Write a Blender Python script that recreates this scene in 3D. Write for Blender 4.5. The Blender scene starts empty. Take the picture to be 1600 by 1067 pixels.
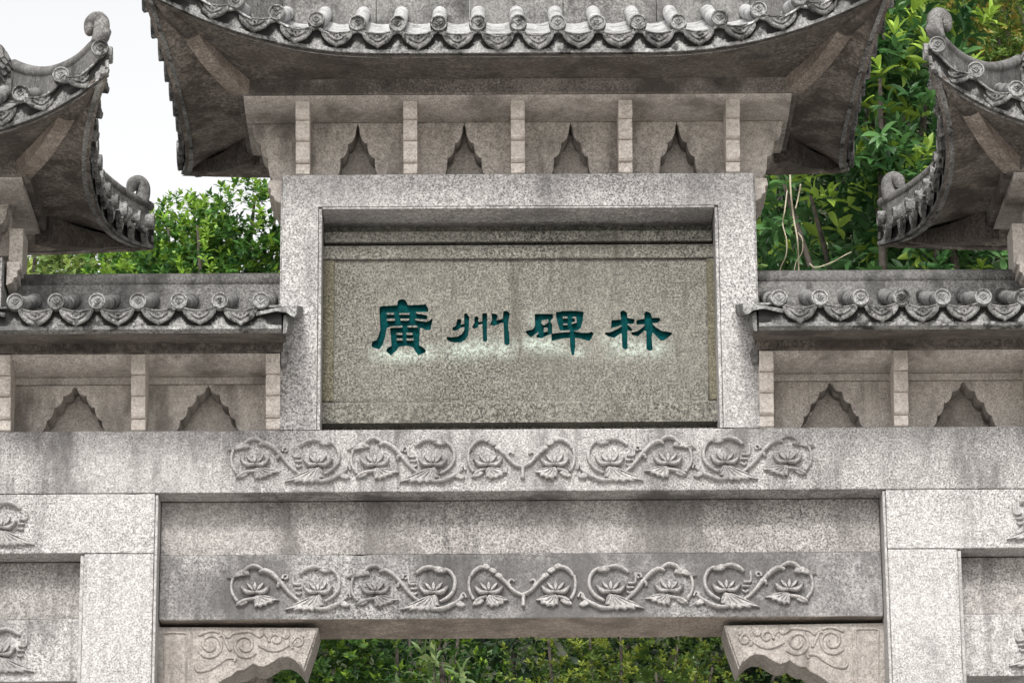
import bpy, bmesh, math, random
import numpy as np
from mathutils import Vector, Matrix
random.seed(7); rng = np.random.default_rng(7)
S = bpy.context.scene
C = S.collection
R = math.radians
# ------------------------------------------------------------------ camera
CAM = Vector((-.125, -14.12, 1.6)); FPX = 5940.0
cd = bpy.data.cameras.new('camera'); cam = bpy.data.objects.new('camera', cd); C.objects.link(cam)
cd.sensor_width = 36; cd.lens = FPX/1600*36; cd.clip_end = 3000; cd.clip_start = .1
CM = Matrix.Rotation(R(-.39), 3, 'Z') @ Matrix.Rotation(R(108), 3, 'X') @ Matrix.Rotation(R(-.42), 3, 'Z')
cam.location = CAM; cam.rotation_euler = CM.to_euler(); S.camera = cam
# ------------------------------------------------------------------ sky, sun, exposure
SUN_EL, SUN_AZ = R(42), R(187)          # overcast: a broad soft sun, up front and a little to the left
w = bpy.data.worlds.new('World'); S.world = w; w.use_nodes = True
nt = w.node_tree; nt.nodes.clear()
sky = nt.nodes.new('ShaderNodeTexSky'); sky.sky_type = 'NISHITA'; sky.sun_disc = False
sky.sun_elevation = SUN_EL; sky.sun_rotation = SUN_AZ; sky.air_density = 1.2; sky.dust_density = 4
hs = nt.nodes.new('ShaderNodeHueSaturation'); hs.inputs['Saturation'].default_value = .05
bg = nt.nodes.new('ShaderNodeBackground'); bg.inputs['Strength'].default_value = .15
wo = nt.nodes.new('ShaderNodeOutputWorld')
nt.links.new(sky.outputs[0], hs.inputs['Color']); nt.links.new(hs.outputs[0], bg.inputs[0]); nt.links.new(bg.outputs[0], wo.inputs[0])
sl = bpy.data.lights.new('sun', 'SUN'); sl.energy = 1.5; sl.angle = R(10); sl.color = (1, .97, .92)
so = bpy.data.objects.new('sun', sl); C.objects.link(so)
sd = Vector((math.sin(SUN_AZ)*math.cos(SUN_EL), math.cos(SUN_AZ)*math.cos(SUN_EL), math.sin(SUN_EL)))
so.rotation_euler = sd.to_track_quat('Z', 'Y').to_euler()
S.view_settings.view_transform = 'Standard'; S.view_settings.look = 'None'
S.view_settings.exposure = .8; S.view_settings.gamma = 1; S.view_settings.use_curve_mapping = False
# ------------------------------------------------------------------ helpers
def on(px, py, Y=0.0):
    """the point of the upright plane y=Y that a traced photo pixel falls on"""
    d = CM @ Vector((px-800, -(py-533.5), -FPX)); return CAM + d*((Y-CAM.y)/d.y)
class MB:
    def __init__(s): s.v = []; s.f = []
    def add(s, v, f):
        o = len(s.v); s.v += [tuple(p) for p in v]; s.f += [tuple(i+o for i in q) for q in f]; return s
    def box(s, x0, x1, y0, y1, z0, z1):
        return s.add([(x0,y0,z0),(x1,y0,z0),(x1,y1,z0),(x0,y1,z0),(x0,y0,z1),(x1,y0,z1),(x1,y1,z1),(x0,y1,z1)],
                     [(3,2,1,0),(4,5,6,7),(0,1,5,4),(1,2,6,5),(2,3,7,6),(3,0,4,7)])
    def prism(s, poly, d0, d1, axis='y'):
        """poly of 2-D points: (x,z) pushed along y, or (y,z) pushed along x"""
        n = len(poly)
        mk = (lambda p, d: (p[0], d, p[1])) if axis == 'y' else (lambda p, d: (d, p[0], p[1]))
        v = [mk(p, d0) for p in poly] + [mk(p, d1) for p in poly]
        return s.add(v, [tuple(range(n)), tuple(range(2*n-1, n-1, -1))] + [(i, i+n, (i+1) % n+n, (i+1) % n) for i in range(n)])
    def grid(s, rows):
        m = len(rows[0]); v = [p for r in rows for p in r]
        return s.add(v, [(i*m+j, i*m+j+1, (i+1)*m+j+1, (i+1)*m+j) for i in range(len(rows)-1) for j in range(m-1)])
    def slab(s, rows, th):
        """a grid with thickness th downwards"""
        m = len(rows[0]); n = len(rows)
        s.grid(rows); s.grid([[(p[0], p[1], p[2]-th) for p in r] for r in rows][::-1])
        per = [(0, j) for j in range(m)] + [(i, m-1) for i in range(1, n)] + [(n-1, j) for j in range(m-2, -1, -1)] + [(i, 0) for i in range(n-2, 0, -1)]
        t = [rows[i][j] for i, j in per]; k = len(t)
        return s.add(t + [(p[0], p[1], p[2]-th) for p in t], [(i, i+k, (i+1) % k+k, (i+1) % k) for i in range(k)])
    def tube(s, pts, rad, seg=8, ysc=1.0, up=None, cap=True):
        pts = [Vector(p) for p in pts]; n = len(pts)
        if not isinstance(rad, (list, tuple)): rad = [rad]*n
        v = []; prev = None
        for i, p in enumerate(pts):
            t = (pts[min(i+1, n-1)] - pts[max(i-1, 0)]).normalized()
            a = Vector(up) if up else (prev or (Vector((0,0,1)) if abs(t.z) < .9 else Vector((0,1,0))))
            a = (a - t*a.dot(t)); a = a.normalized() if a.length > 1e-6 else t.orthogonal().normalized(); prev = a
            b = t.cross(a)
            for k in range(seg):
                an = 2*math.pi*k/seg; v.append(p + (a*math.cos(an)*ysc + b*math.sin(an))*rad[i])
        f = [(i*seg+k, i*seg+(k+1) % seg, (i+1)*seg+(k+1) % seg, (i+1)*seg+k) for i in range(n-1) for k in range(seg)]
        if cap: f += [tuple(range(seg-1, -1, -1)), tuple((n-1)*seg+k for k in range(seg))]
        return s.add(v, f)
    def mesh(s, name, smooth=False, fix=True):
        me = bpy.data.meshes.new(name); me.from_pydata(s.v, [], s.f)
        if fix:
            b = bmesh.new(); b.from_mesh(me); bmesh.ops.recalc_face_normals(b, faces=b.faces); b.to_mesh(me); b.free()
        if smooth: me.polygons.foreach_set('use_smooth', [True]*len(me.polygons))
        return me
    def build(s, name, mat, parent=None, smooth=False, bevel=0, label=None, fix=True):
        me = s.mesh(name, smooth, fix); me.materials.append(mat)
        return link(name, me, parent, bevel, label)
def link(name, me, parent=None, bevel=0, label=None):
    o = bpy.data.objects.new(name, me); C.objects.link(o); o.parent = parent
    if bevel:
        m = o.modifiers.new('b', 'BEVEL'); m.width = bevel; m.segments = 2; m.limit_method = 'ANGLE'; m.angle_limit = R(40)
    if label: o['label'] = label
    return o
from mathutils import noise as mn
def rough(o, step=.05, amp=.0016, chip=.007):
    """hand-cut look: slightly wavy faces and nicked arrises"""
    b = bmesh.new(); b.from_mesh(o.data); lo = [min(v.co[k] for v in b.verts) for k in range(3)]; hi = [max(v.co[k] for v in b.verts) for k in range(3)]
    for k in (0, 2):
        n = max(1, int((hi[k]-max(lo[k], 4.4 if k == 2 else -9))/step)); st = max(lo[k], 4.4 if k == 2 else -9)
        for i in range(n):
            co = [0, 0, 0]; co[k] = st+(i+.5)*step; no = [0, 0, 0]; no[k] = 1
            if co[k] > lo[k]+.01 and co[k] < hi[k]-.01: bmesh.ops.bisect_plane(b, geom=b.verts[:]+b.edges[:]+b.faces[:], plane_co=co, plane_no=no)
    c = Vector([(l+h)/2 for l, h in zip(lo, hi)])
    for v in b.verts:
        p = v.co*9.0; v.co += mn.noise_vector(p)*amp
        ext = sum(abs(v.co[k]-lo[k]) < .004 or abs(v.co[k]-hi[k]) < .004 for k in range(3))
        q = mn.noise(v.co*17+Vector((5, 3, 1)))
        if ext >= 2 and q > .38: v.co += (Vector((0, c.y, c.z))-Vector((0, v.co.y, v.co.z))).normalized()*chip*min(1, (q-.38)*4)
    b.to_mesh(o.data); b.free(); return o
def tag(o, label, cat, group=None, kind=None):
    if label: o['label'] = label
    if cat: o['category'] = cat
    if group: o['group'] = group
    if kind: o['kind'] = kind
    return o
def empty(name, loc=(0,0,0)):
    o = bpy.data.objects.new(name, None); C.objects.link(o); o.location = loc; o.empty_display_size = .3; return o
def smooth_path(pts, n=6):
    """Catmull-Rom through pts (tuples of any length)"""
    p = [pts[0]] + list(pts) + [pts[-1]]; out = []
    for i in range(1, len(p)-2):
        for k in range(n):
            t = k/n
            out.append(tuple(.5*((2*b)+(-a+c)*t+(2*a-5*b+4*c-d)*t*t+(-a+3*b-3*c+d)*t**3) for a, b, c, d in zip(p[i-1], p[i], p[i+1], p[i+2])))
    out.append(tuple(pts[-1])); return out
# ------------------------------------------------------------------ materials
def stone(name, dark, light, speck=(.40, .62), scale=130, stain=.5, stain_col=(.10,.095,.09), stain_scale=(2.2,2.2,.8), lo=.48, hi=.72, bump=.35, mould=0, mould_scale=7, streak=0, warm=None, rough=.88):
    m = bpy.data.materials.new(name); m.use_nodes = True; t = m.node_tree; N = t.nodes; L = t.links
    b = N['Principled BSDF']; b.inputs['Roughness'].default_value = rough
    b.inputs['Specular IOR Level'].default_value = .25
    g = N.new('ShaderNodeNewGeometry')
    def noise(sc, det=3, vec=None, rgh=.6):
        n = N.new('ShaderNodeTexNoise'); n.inputs['Scale'].default_value = sc; n.inputs['Detail'].default_value = det; n.inputs['Roughness'].default_value = rgh
        L.new(vec or g.outputs['Position'], n.inputs['Vector']); return n
    def ramp(src, a, bb):
        r = N.new('ShaderNodeMapRange'); r.inputs['From Min'].default_value = a; r.inputs['From Max'].default_value = bb; r.interpolation_type = 'SMOOTHSTEP'
        L.new(src, r.inputs['Value']); return r.outputs[0]
    def mix(fac, a, bb, bt='MIX'):
        x = N.new('ShaderNodeMix'); x.data_type = 'RGBA'; x.blend_type = bt
        if isinstance(fac, float): x.inputs[0].default_value = fac
        else: L.new(fac, x.inputs[0])
        for s_, q in ((6, a), (7, bb)):
            if isinstance(q, tuple): x.inputs[s_].default_value = (*q, 1)
            else: L.new(q, x.inputs[s_])
        return x.outputs[2]
    n1 = noise(scale, 5, rgh=.85); col = mix(ramp(n1.outputs['Fac'], *speck), dark, light)
    n0 = noise(1.7, 5); col = mix(ramp(n0.outputs['Fac'], .35, .7), col, mix(.35, col, warm or tuple(c*.9 for c in light)))
    n7 = noise(38, 4, rgh=.65); col = mix(ramp(n7.outputs['Fac'], .38, .66), mix(.30, col, dark), col)
    mp = N.new('ShaderNodeMapping'); mp.inputs['Scale'].default_value = stain_scale; L.new(g.outputs['Position'], mp.inputs['Vector'])
    n2 = noise(1.6, 7, mp.outputs[0], .62)
    sf = N.new('ShaderNodeMath'); sf.operation = 'MULTIPLY'; sf.inputs[1].default_value = stain; L.new(ramp(n2.outputs['Fac'], lo, hi), sf.inputs[0])
    col = mix(sf.outputs[0], col, stain_col)
    if streak:
        mp2 = N.new('ShaderNodeMapping'); mp2.inputs['Scale'].default_value = (9, 9, .45); L.new(g.outputs['Position'], mp2.inputs['Vector'])
        n4 = noise(2.2, 6, mp2.outputs[0], .6); n6 = noise(1.3, 3); am = N.new('ShaderNodeMath'); am.operation = 'MULTIPLY'; L.new(ramp(n4.outputs['Fac'], .5, .66), am.inputs[0]); L.new(ramp(n6.outputs['Fac'], .42, .6), am.inputs[1])
        a2 = N.new('ShaderNodeMath'); a2.operation = 'MULTIPLY'; a2.inputs[1].default_value = streak; L.new(am.outputs[0], a2.inputs[0]); col = mix(a2.outputs[0], col, tuple(c*.55 for c in stain_col))
    if mould:
        n3 = noise(mould_scale, 8, rgh=.72); mf = N.new('ShaderNodeMath'); mf.operation = 'MULTIPLY'; mf.inputs[1].default_value = mould
        L.new(ramp(n3.outputs['Fac'], .5, .62), mf.inputs[0]); col = mix(mf.outputs[0], col, (.018,.017,.016))
    L.new(col, b.inputs['Base Color'])
    bp = N.new('ShaderNodeBump'); bp.inputs['Strength'].default_value = bump; bp.inputs['Distance'].default_value = .004
    n5 = noise(scale*.6, 4); L.new(n5.outputs['Fac'], bp.inputs['Height']); L.new(bp.outputs[0], b.inputs['Normal'])
    return m
GRAN = stone('granite_plaster', (.034,.032,.03), (.60,.58,.565), speck=(.36,.62), stain=.55, stain_col=(.12,.115,.112), streak=.35)
GRAN2 = stone('granite_beam', (.026,.024,.023), (.55,.53,.515), speck=(.36,.62), stain=.8, stain_col=(.075,.07,.067), stain_scale=(3,3,1.0), lo=.44, hi=.66, streak=.5)
PANEL = stone('granite_recess', (.036,.033,.031), (.46,.435,.415), speck=(.36,.62), stain=.7, stain_col=(.085,.078,.072), stain_scale=(3,3,1.0), lo=.46, hi=.7, streak=.45)
BRACK = stone('bracket_stone', (.065,.058,.052), (.40,.365,.335), speck=(.33,.62), stain=.6, stain_col=(.10,.088,.077), streak=.4)  # toned down from warm_stone because front sun strikes these brackets
COVEM = stone('cove_stone', (.14,.127,.117), (.56,.515,.475), speck=(.32,.62), stain=.7, stain_col=(.10,.085,.073), stain_scale=(3,3,2), lo=.44, hi=.68, streak=.2)
WINGM = stone('cusped_stone', (.14,.126,.113), (.60,.55,.50), speck=(.32,.62), stain=.75, stain_col=(.085,.07,.06), stain_scale=(4,4,1.6), lo=.44, hi=.68, streak=.4)
BEIGE = stone('warm_stone', (.22,.195,.172), (.70,.64,.585), speck=(.30,.62), stain=.6, stain_col=(.13,.108,.09), scale=110, lo=.5, hi=.75)  # base colour lightened to offset the eave shade on brackets and back walls
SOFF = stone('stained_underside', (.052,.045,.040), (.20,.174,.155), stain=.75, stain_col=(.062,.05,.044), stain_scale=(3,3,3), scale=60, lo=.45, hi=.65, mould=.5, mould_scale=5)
HIPM = stone('hip_beam_stone', (.13,.11,.093), (.40,.345,.30), stain=.6, stain_col=(.10,.083,.07), stain_scale=(4,4,4), scale=90, lo=.42, hi=.62)
BANDM = stone('band_stone', (.07,.062,.056), (.36,.32,.29), stain=.8, stain_col=(.06,.052,.046), stain_scale=(2.5,2.5,3), scale=100, lo=.40, hi=.62, mould=.3, mould_scale=6)
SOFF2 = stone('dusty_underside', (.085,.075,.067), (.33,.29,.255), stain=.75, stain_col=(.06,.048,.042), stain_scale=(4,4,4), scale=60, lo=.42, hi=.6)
PALE = stone('pale_tile', (.19,.188,.185), (.62,.615,.61), stain=.5, stain_col=(.085,.082,.079), stain_scale=(5,5,3), scale=100, mould=.5, mould_scale=14)
TILE = stone('weathered_tile', (.06,.058,.056), (.40,.395,.385), speck=(.36,.62), stain=.75, stain_col=(.045,.044,.042), stain_scale=(4,4,3), scale=100, mould=.9, mould_scale=11, lo=.42, hi=.7)
DRIPM = stone('mouldy_tile', (.04,.0385,.037), (.30,.293,.283), speck=(.36,.60), stain=.7, stain_col=(.03,.029,.028), stain_scale=(9,9,6), scale=110, mould=.95, mould_scale=26, lo=.40, hi=.62)
RIDGE = stone('ridge_stone', (.07,.067,.064), (.27,.262,.252), stain=.75, stain_col=(.045,.043,.042), stain_scale=(3,3,1.5), scale=110, mould=.55, mould_scale=6, streak=.4)
BOARD = stone('olive_granite', (.010,.0097,.008), (.28,.268,.232), speck=(.41,.60), stain=.55, stain_col=(.06,.057,.046), scale=115, stain_scale=(2,2,1.4), streak=.4)
GRAN3 = stone('sooty_lintel', (.024,.023,.022), (.44,.425,.415), speck=(.37,.62), stain=.85, stain_col=(.07,.067,.065), stain_scale=(1.6,1.6,1.3), lo=.38, hi=.62, streak=.6)
CARVE = stone('carved_stone', (.085,.081,.078), (.45,.432,.42), speck=(.32,.6), stain=.55, stain_col=(.085,.081,.078), scale=120)
MOSS = stone('mossy_edge', (.02,.018,.012), (.235,.215,.155), stain=.3, stain_col=(.06,.056,.035), scale=115)
def flat(name, col, rough=.6):
    m = bpy.data.materials.new(name); m.use_nodes = True; b = m.node_tree.nodes['Principled BSDF']
    b.inputs['Base Color'].default_value = (*col, 1); b.inputs['Roughness'].default_value = rough; return m
def with_dark_patches(m, name):
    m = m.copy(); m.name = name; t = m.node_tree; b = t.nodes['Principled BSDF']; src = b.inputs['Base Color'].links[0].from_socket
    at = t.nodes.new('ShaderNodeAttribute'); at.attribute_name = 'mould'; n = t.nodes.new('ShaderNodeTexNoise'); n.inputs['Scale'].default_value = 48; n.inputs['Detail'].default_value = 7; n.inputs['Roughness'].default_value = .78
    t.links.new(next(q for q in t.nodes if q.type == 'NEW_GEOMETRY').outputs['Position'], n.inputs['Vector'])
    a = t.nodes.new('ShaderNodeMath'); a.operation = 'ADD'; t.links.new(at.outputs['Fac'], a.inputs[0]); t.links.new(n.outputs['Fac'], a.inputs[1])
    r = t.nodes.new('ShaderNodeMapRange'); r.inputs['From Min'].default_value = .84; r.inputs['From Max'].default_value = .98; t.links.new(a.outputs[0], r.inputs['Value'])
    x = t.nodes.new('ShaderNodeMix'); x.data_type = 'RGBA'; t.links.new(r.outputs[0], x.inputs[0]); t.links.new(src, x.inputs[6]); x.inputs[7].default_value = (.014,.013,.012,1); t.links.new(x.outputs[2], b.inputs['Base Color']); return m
LIME = BOARD.copy(); LIME.name = 'olive_granite_limewashed'; t_ = LIME.node_tree; b_ = t_.nodes['Principled BSDF']; src = b_.inputs['Base Color'].links[0].from_socket
at_ = t_.nodes.new('ShaderNodeAttribute'); at_.attribute_name = 'lime'; nz = t_.nodes.new('ShaderNodeTexNoise'); nz.inputs['Scale'].default_value = 95; nz.inputs['Detail'].default_value = 6; nz.inputs['Roughness'].default_value = .8
t_.links.new(next(n for n in t_.nodes if n.type == 'NEW_GEOMETRY').outputs['Position'], nz.inputs['Vector'])
mr = t_.nodes.new('ShaderNodeMapRange'); mr.inputs['From Min'].default_value = .42; mr.inputs['From Max'].default_value = .60; t_.links.new(nz.outputs['Fac'], mr.inputs['Value'])
ad = t_.nodes.new('ShaderNodeMath'); ad.operation = 'MULTIPLY'; t_.links.new(at_.outputs['Fac'], ad.inputs[0]); t_.links.new(mr.outputs[0], ad.inputs[1])
mx_ = t_.nodes.new('ShaderNodeMix'); mx_.data_type = 'RGBA'; t_.links.new(ad.outputs[0], mx_.inputs[0]); t_.links.new(src, mx_.inputs[6]); mx_.inputs[7].default_value = (.40, .46, .40, 1); t_.links.new(mx_.outputs[2], b_.inputs['Base Color'])
DARK_EAVE = with_dark_patches(TILE, 'dark_patched_eave_board')
PAINT = stone('teal_paint', (.0005,.014,.016), (.0015,.060,.062), speck=(.35,.65), scale=60, stain=.45, stain_col=(.006,.03,.022), rough=.95)
PAINT.node_tree.nodes['Principled BSDF'].inputs['Specular IOR Level'].default_value = .08
PAVE = stone('paving', (.42,.40,.375), (.58,.56,.53), scale=30, stain=.3)
# ------------------------------------------------------------------ the ground
gr = MB().box(-900, 900, -900, 900, -.5, 0).build('ground', PAVE); tag(gr, 'pale paved ground in front of and behind the gate', None, kind='structure')
# ------------------------------------------------------------------ the gate
gate = empty('stone_gate'); tag(gate, 'grey stone memorial gateway with tiled roofs and a carved green inscription', 'gate')
YB = .44                                             # back of the stone frame
Z0, Z1, Z2 = 5.345, 5.582, 5.832                     # tops of column, side beam, long beam
for sx in (-1, 1):
    x0, x1 = sorted((sx*1.408, sx*1.675))
    rough(MB().box(x0, x1, 0, YB, 0, Z0-.002).build('column', GRAN, gate, bevel=.006))
    o0, o1 = sorted((sx*3.55, sx*3.82))
    rough(MB().box(o0, o1, 0, YB, 0, Z0-.002).build('column', GRAN, gate, bevel=.006))
    b0, b1 = sorted((sx*1.408, sx*3.82))
    rough(MB().box(b0, b1, .001, YB, Z0, Z1-.002).build('side_beam', GRAN, gate, bevel=.004))
    # thin raised edge strips of the centre columns
    e0, e1 = sorted((sx*1.396, sx*1.4065))
    MB().box(e0, e1, .006, YB-.01, 0, Z1-.006).build('edge_strip', CARVE, gate, bevel=.002)
    e0, e1 = sorted((sx*1.6765, sx*1.690))
    MB().box(e0, e1, .012, YB-.01, 0, Z0-.006).build('edge_strip', CARVE, gate, bevel=.002)
    # side-bay recess: panel above, carved beam below
    b0, b1 = sorted((sx*1.692, sx*3.548))
    MB().box(b0, b1, .125, .32, 5.115, Z0-.004).build('recessed_panel', PANEL, gate, bevel=.003)
    rough(MB().box(b0, b1, .110, YB-.11, 4.868, 5.1125).build('side_lintel', GRAN2, gate, bevel=.004))
long_beam = MB().box(-3.83, 3.83, 0, YB, Z1, Z2).build('long_beam', GRAN2, gate, bevel=.004, label='long stone beam carved with a row of lotus scrolls above the opening')
rough(long_beam)
MB().box(-1.394, 1.394, .125, .32, 5.3655, Z1-.003).build('recessed_panel', PANEL, gate, bevel=.003)
lintel = MB().box(-1.394, 1.394, .112, YB, 5.106, 5.363).build('carved_lintel', GRAN3, gate, bevel=.004, label='lower carved lintel set back between the two columns')
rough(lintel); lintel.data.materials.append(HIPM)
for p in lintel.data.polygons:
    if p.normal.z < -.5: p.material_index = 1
# --- corner brackets under the lintel
QT = [(246,979),(498,980),(492,1002),(476,1050),(467,1037),(459,1030),(450,1026),(436,1027),(427,1033),(419,1038),(411,1041),(403,1040),(395,1036),(389,1041),(381,1046),(371,1047),(362,1055),(351,1060),(342,1066),(333,1074),(318,1082),(304,1090),(296,1104),(280,1116),(262,1138),(246,1142)]
def tracer(Y, sx, ref=810.0):
    """maps a pixel traced on the left half onto plane Y; sx=-1 keeps it left, +1 mirrors it"""
    def f(px, py, dy=0.0):
        p = on(px, py, Y); return Vector((p.x*(-sx), Y+dy, p.z))
    return f
for sx in (-1, 1):
    T = tracer(.15, sx)
    poly = [(T(*p).x, min(T(*p).z, 5.102)) for p in QT]
    q = MB().prism(poly, .15, .36).build('lintel_bracket', BRACK, gate, bevel=.003)
    def line(pts, r=.0042, n=6, dy=0): return MB().tube([T(a, b, dy) for a, b in smooth_path(pts, n)], r, 6, ysc=1.0)
    fr = MB()
    for pts in ([(484,988),(494,986),(489,1003),(474,1046),(468,1034),(478,1008)],):
        fr.prism([(T(*p).x, T(*p).z) for p in pts], .138, .151)
    fr.build('raised_edge', BRACK, q, bevel=.002)
    def spiral(cx, cy, r0, turns, a0, ccw=1):
        return [(cx+(r0*(1-.72*k/30))*math.cos(a0+ccw*turns*2*math.pi*k/30), cy+(r0*(1-.72*k/30))*math.sin(a0+ccw*turns*2*math.pi*k/30)) for k in range(31)]
    for pts in (spiral(329,1007,21,1.5,2.6,-1), spiral(383,1008,20,1.5,.6,1), spiral(465,1003,12,1.2,2.2,1), spiral(431,999,11,1.0,2.8,1)):
        MB().tube([T(a, b) for a, b in pts], .0068, 8).build('scroll_carving', BRACK, q, smooth=True)
    for pts in ([(305,1038),(309,1048),(325,1046),(340,1038),(354,1028),(368,1028),(366,1033)], [(360,1016),(352,1000),(347,991),(340,996)],
                [(404,1007),(420,1015),(436,1015),(452,1006),(464,994),(475,994)], [(310,992),(330,985),(350,990),(357,995),(365,989),(390,986),(405,994),(412,988)], [(414,990),(420,996),(424,992)], [(452,990),(447,996),(440,992)]):
        MB().tube([T(a, b) for a, b in smooth_path(pts)], .0068, 8).build('scroll_carving', BRACK, q, smooth=True)
    for pts in ([(256,990),(258,1062),(256,1100)], [(292,990),(291,1062),(290,1100)], [(299,988),(298,1062),(297,1090)], [(256,990),(262,988),(286,988),(292,990)]):
        MB().tube([T(a, b) for a, b in pts], .0055, 6).build('panel_moulding', BRACK, q)
# --- lotus scroll reliefs
def ribbon(T, par, pts, rad, n=5, flat_=3.0):
    """a half-sunk rounded stem: pixel radii become metres, deeper than wide"""
    sm = smooth_path(pts, n)
    k = len(sm)
    if isinstance(rad, (int, float)): rr = [rad]*k
    else: rr = [np.interp(i/(k-1), np.linspace(0, 1, len(rad)), rad) for i in range(k)]
    MB().tube([T(a, b) for a, b in sm], [r*.0028 for r in rr], 8, ysc=flat_, up=(0, -1, 0)).build('vine_stem', CARVE, par, smooth=True)
def leaf_relief(T, par, outline, h=.014, rib=0):
    mb = MB(); pillow(T, mb, outline, h, rib); mb.build('lotus_leaf', CARVE, par, smooth=True)
def pillow(T, mb, outline, h=.014, rib=0):
    """a low cushion over an outline (pixels)"""
    o = smooth_path(outline + [outline[0]], 3)[:-1]; n = len(o)
    cx = sum(p[0] for p in o)/n; cy = sum(p[1] for p in o)/n
    v = []; f = []
    for lev, (sc, d) in enumerate(((1, .004), (.99, -h*.72), (.80, -h*1.15), (.3, -h*1.05))):
        for i, p in enumerate(o):
            dd = d + (rib*math.cos(i*math.pi*.9)*.005 if lev in (1, 2) else 0)
            v.append(T(cx+(p[0]-cx)*sc, cy+(p[1]-cy)*sc, dd))
    for l in range(3): f += [(l*n+i, l*n+(i+1) % n, (l+1)*n+(i+1) % n, (l+1)*n+i) for i in range(n)]
    f.append(tuple(3*n+i for i in range(n))); mb.add(v, f)
def petal(T, mb, base, tip, wd, h=.013, bend=0):
    bx, by = base; tx, ty = tip; dx, dy = tx-bx, ty-by; L = math.hypot(dx, dy); nx, ny = -dy/L, dx/L
    prof = ((0, .25), (.2, .7), (.45, 1), (.7, .8), (.88, .42), (1, .04))
    l = []; r = []
    for t, q in prof:
        ox, oy = bx+dx*t+nx*bend*math.sin(t*math.pi), by+dy*t+ny*bend*math.sin(t*math.pi)
        l.append((ox+nx*wd*q, oy+ny*wd*q)); r.append((ox-nx*wd*q, oy-ny*wd*q))
    pillow(T, mb, l + r[::-1], h)
def lotus(T, parent, cx, cy, s=1.0):
    """cx,cy: foot of the flower"""
    mb = MB()
    petal(T, mb, (cx+1, cy), (cx-23*s, cy-10*s), 3.2, .030, bend=-4.5)
    petal(T, mb, (cx-1, cy), (cx+23*s, cy-10*s), 3.2, .030, bend=4.5)
    petal(T, mb, (cx-2, cy-3), (cx-14*s, cy-16*s), 2.3, .018)
    petal(T, mb, (cx+2, cy-3), (cx+14*s, cy-16*s), 2.3, .018)
    petal(T, mb, (cx, cy-3), (cx, cy-17*s), 2.7, .022)
    mb.build('lotus_flower', CARVE, parent, smooth=True)
def leaf_fan(T, par, node, tips, wd=4.2, h=.017):
    """a lotus leaf: a low cushion with a nicked rim and ribs running out from the stem"""
    out = []
    for k, tp in enumerate(tips):
        out.append(tp)
        if k < len(tips)-1:
            m_ = ((tp[0]+tips[k+1][0])/2, (tp[1]+tips[k+1][1])/2); out.append((m_[0]+(node[0]-m_[0])*.10, m_[1]+(node[1]-m_[1])*.10))
    o2 = [(node[0]-5, node[1]+3)] + out + [(node[0]+5, node[1]+1), node]
    mb = MB(); pillow(T, mb, o2, h)
    for k, tp in enumerate(tips):
        sm = [(node[0]+(tp[0]-node[0])*t, node[1]+(tp[1]-node[1])*t) for t in (.12, .35, .6, .84)]
        mb.tube([T(a, b, -h*d_) for (a, b), d_ in zip(sm, (1.1, 1.15, 1.1, .72))], [.0022, .003, .003, .002], 6, ysc=1.6, up=(0, -1, 0))
    mb.build('lotus_leaf', CARVE, par, smooth=True)
def unit_A(T, par, dx, last=False):
    X = lambda pts: [(a+dx, b) for a, b in pts]
    ribbon(T, par, X([(378,698),(386,689),(398,686),(409,692)]), [2.6,3.2,3.2,2.4])
    ribbon(T, par, X([(403,696),(412,693),(423,698),(433,707),(443,719)]), [2.0,3.4,3.8,3.4,3])
    ribbon(T, par, X([(438,712),(447,724),(457,734),(468,742)]), [3.6,3,2.8,2.4])
    ribbon(T, par, X([(440,711),(434,714),(432,719)]), [2.6,3,2])
    ribbon(T, par, X([(440,706),(441,701),(447,700),(447,705),(443,706)]), [2,1.8,1.6,1.8,1.8])
    ribbon(T, par, X([(363,704),(360,716),(362,729),(370,741)]), [2.4,2.2,2.4,2.6])
    ribbon(T, par, X([(370,745),(379,740),(390,737),(398,737)]), [3,3,2.6,3])
    leaf_relief(T, par, X([(353,704),(365,698),(376,692),(385,693),(389,700),(376,702),(364,705)]), .016, 1)
    leaf_relief(T, par, X([(367,747),(370,741),(380,738),(386,742),(377,747)]), .015)
    leaf_fan(T, par, *((lambda q: (q[0], q[1:]))(X([(400,731),(396,749),(405,750),(414,747),(424,743),(435,738)]))))
    lotus(T, par, 397+dx, 728)
def unit_B(T, par, dx):
    X = lambda pts: [(a+dx, b) for a, b in pts]
    ribbon(T, par, X([(467,698),(477,691),(489,688),(498,690)]), [2.4,3.2,3.2,2.6])
    ribbon(T, par, X([(512,690),(522,696),(528,708),(527,722),(518,734),(505,741)]), [2,2.8,2.8,2.8,2.8,2.2])
    ribbon(T, par, X([(490,752),(508,752),(521,747),(532,741),(541,733)]), [2,3.2,3.2,2.8,2.2])
    ribbon(T, par, X([(536,737),(539,731),(543,727)]), [2,2.4,1.4]); ribbon(T, par, X([(543,728),(546,735)]), [1.4,2])
    ribbon(T, par, X([(457,698),(456,708),(458,714),(468,714)]), [1.4,1.6,1.8,2]); ribbon(T, par, X([(459,721),(470,721)]), [1.6,2]); ribbon(T, par, X([(461,727),(465,730),(470,727)]), [1.6,2,1.6])
    leaf_relief(T, par, X([(494,691),(499,687),(506,688),(512,690),(516,695),(508,697),(499,696)]), .018, 1)
    leaf_fan(T, par, *((lambda q: (q[0], q[1:]))(X([(495,730),(443,753),(458,755),(473,756),(486,756),(497,753),(504,746)]))), wd=5.2)
    leaf_relief(T, par, X([(528,746),(535,740),(541,743),(545,747),(538,750)]), .016)
    lotus(T, par, 495+dx, 728)
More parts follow.
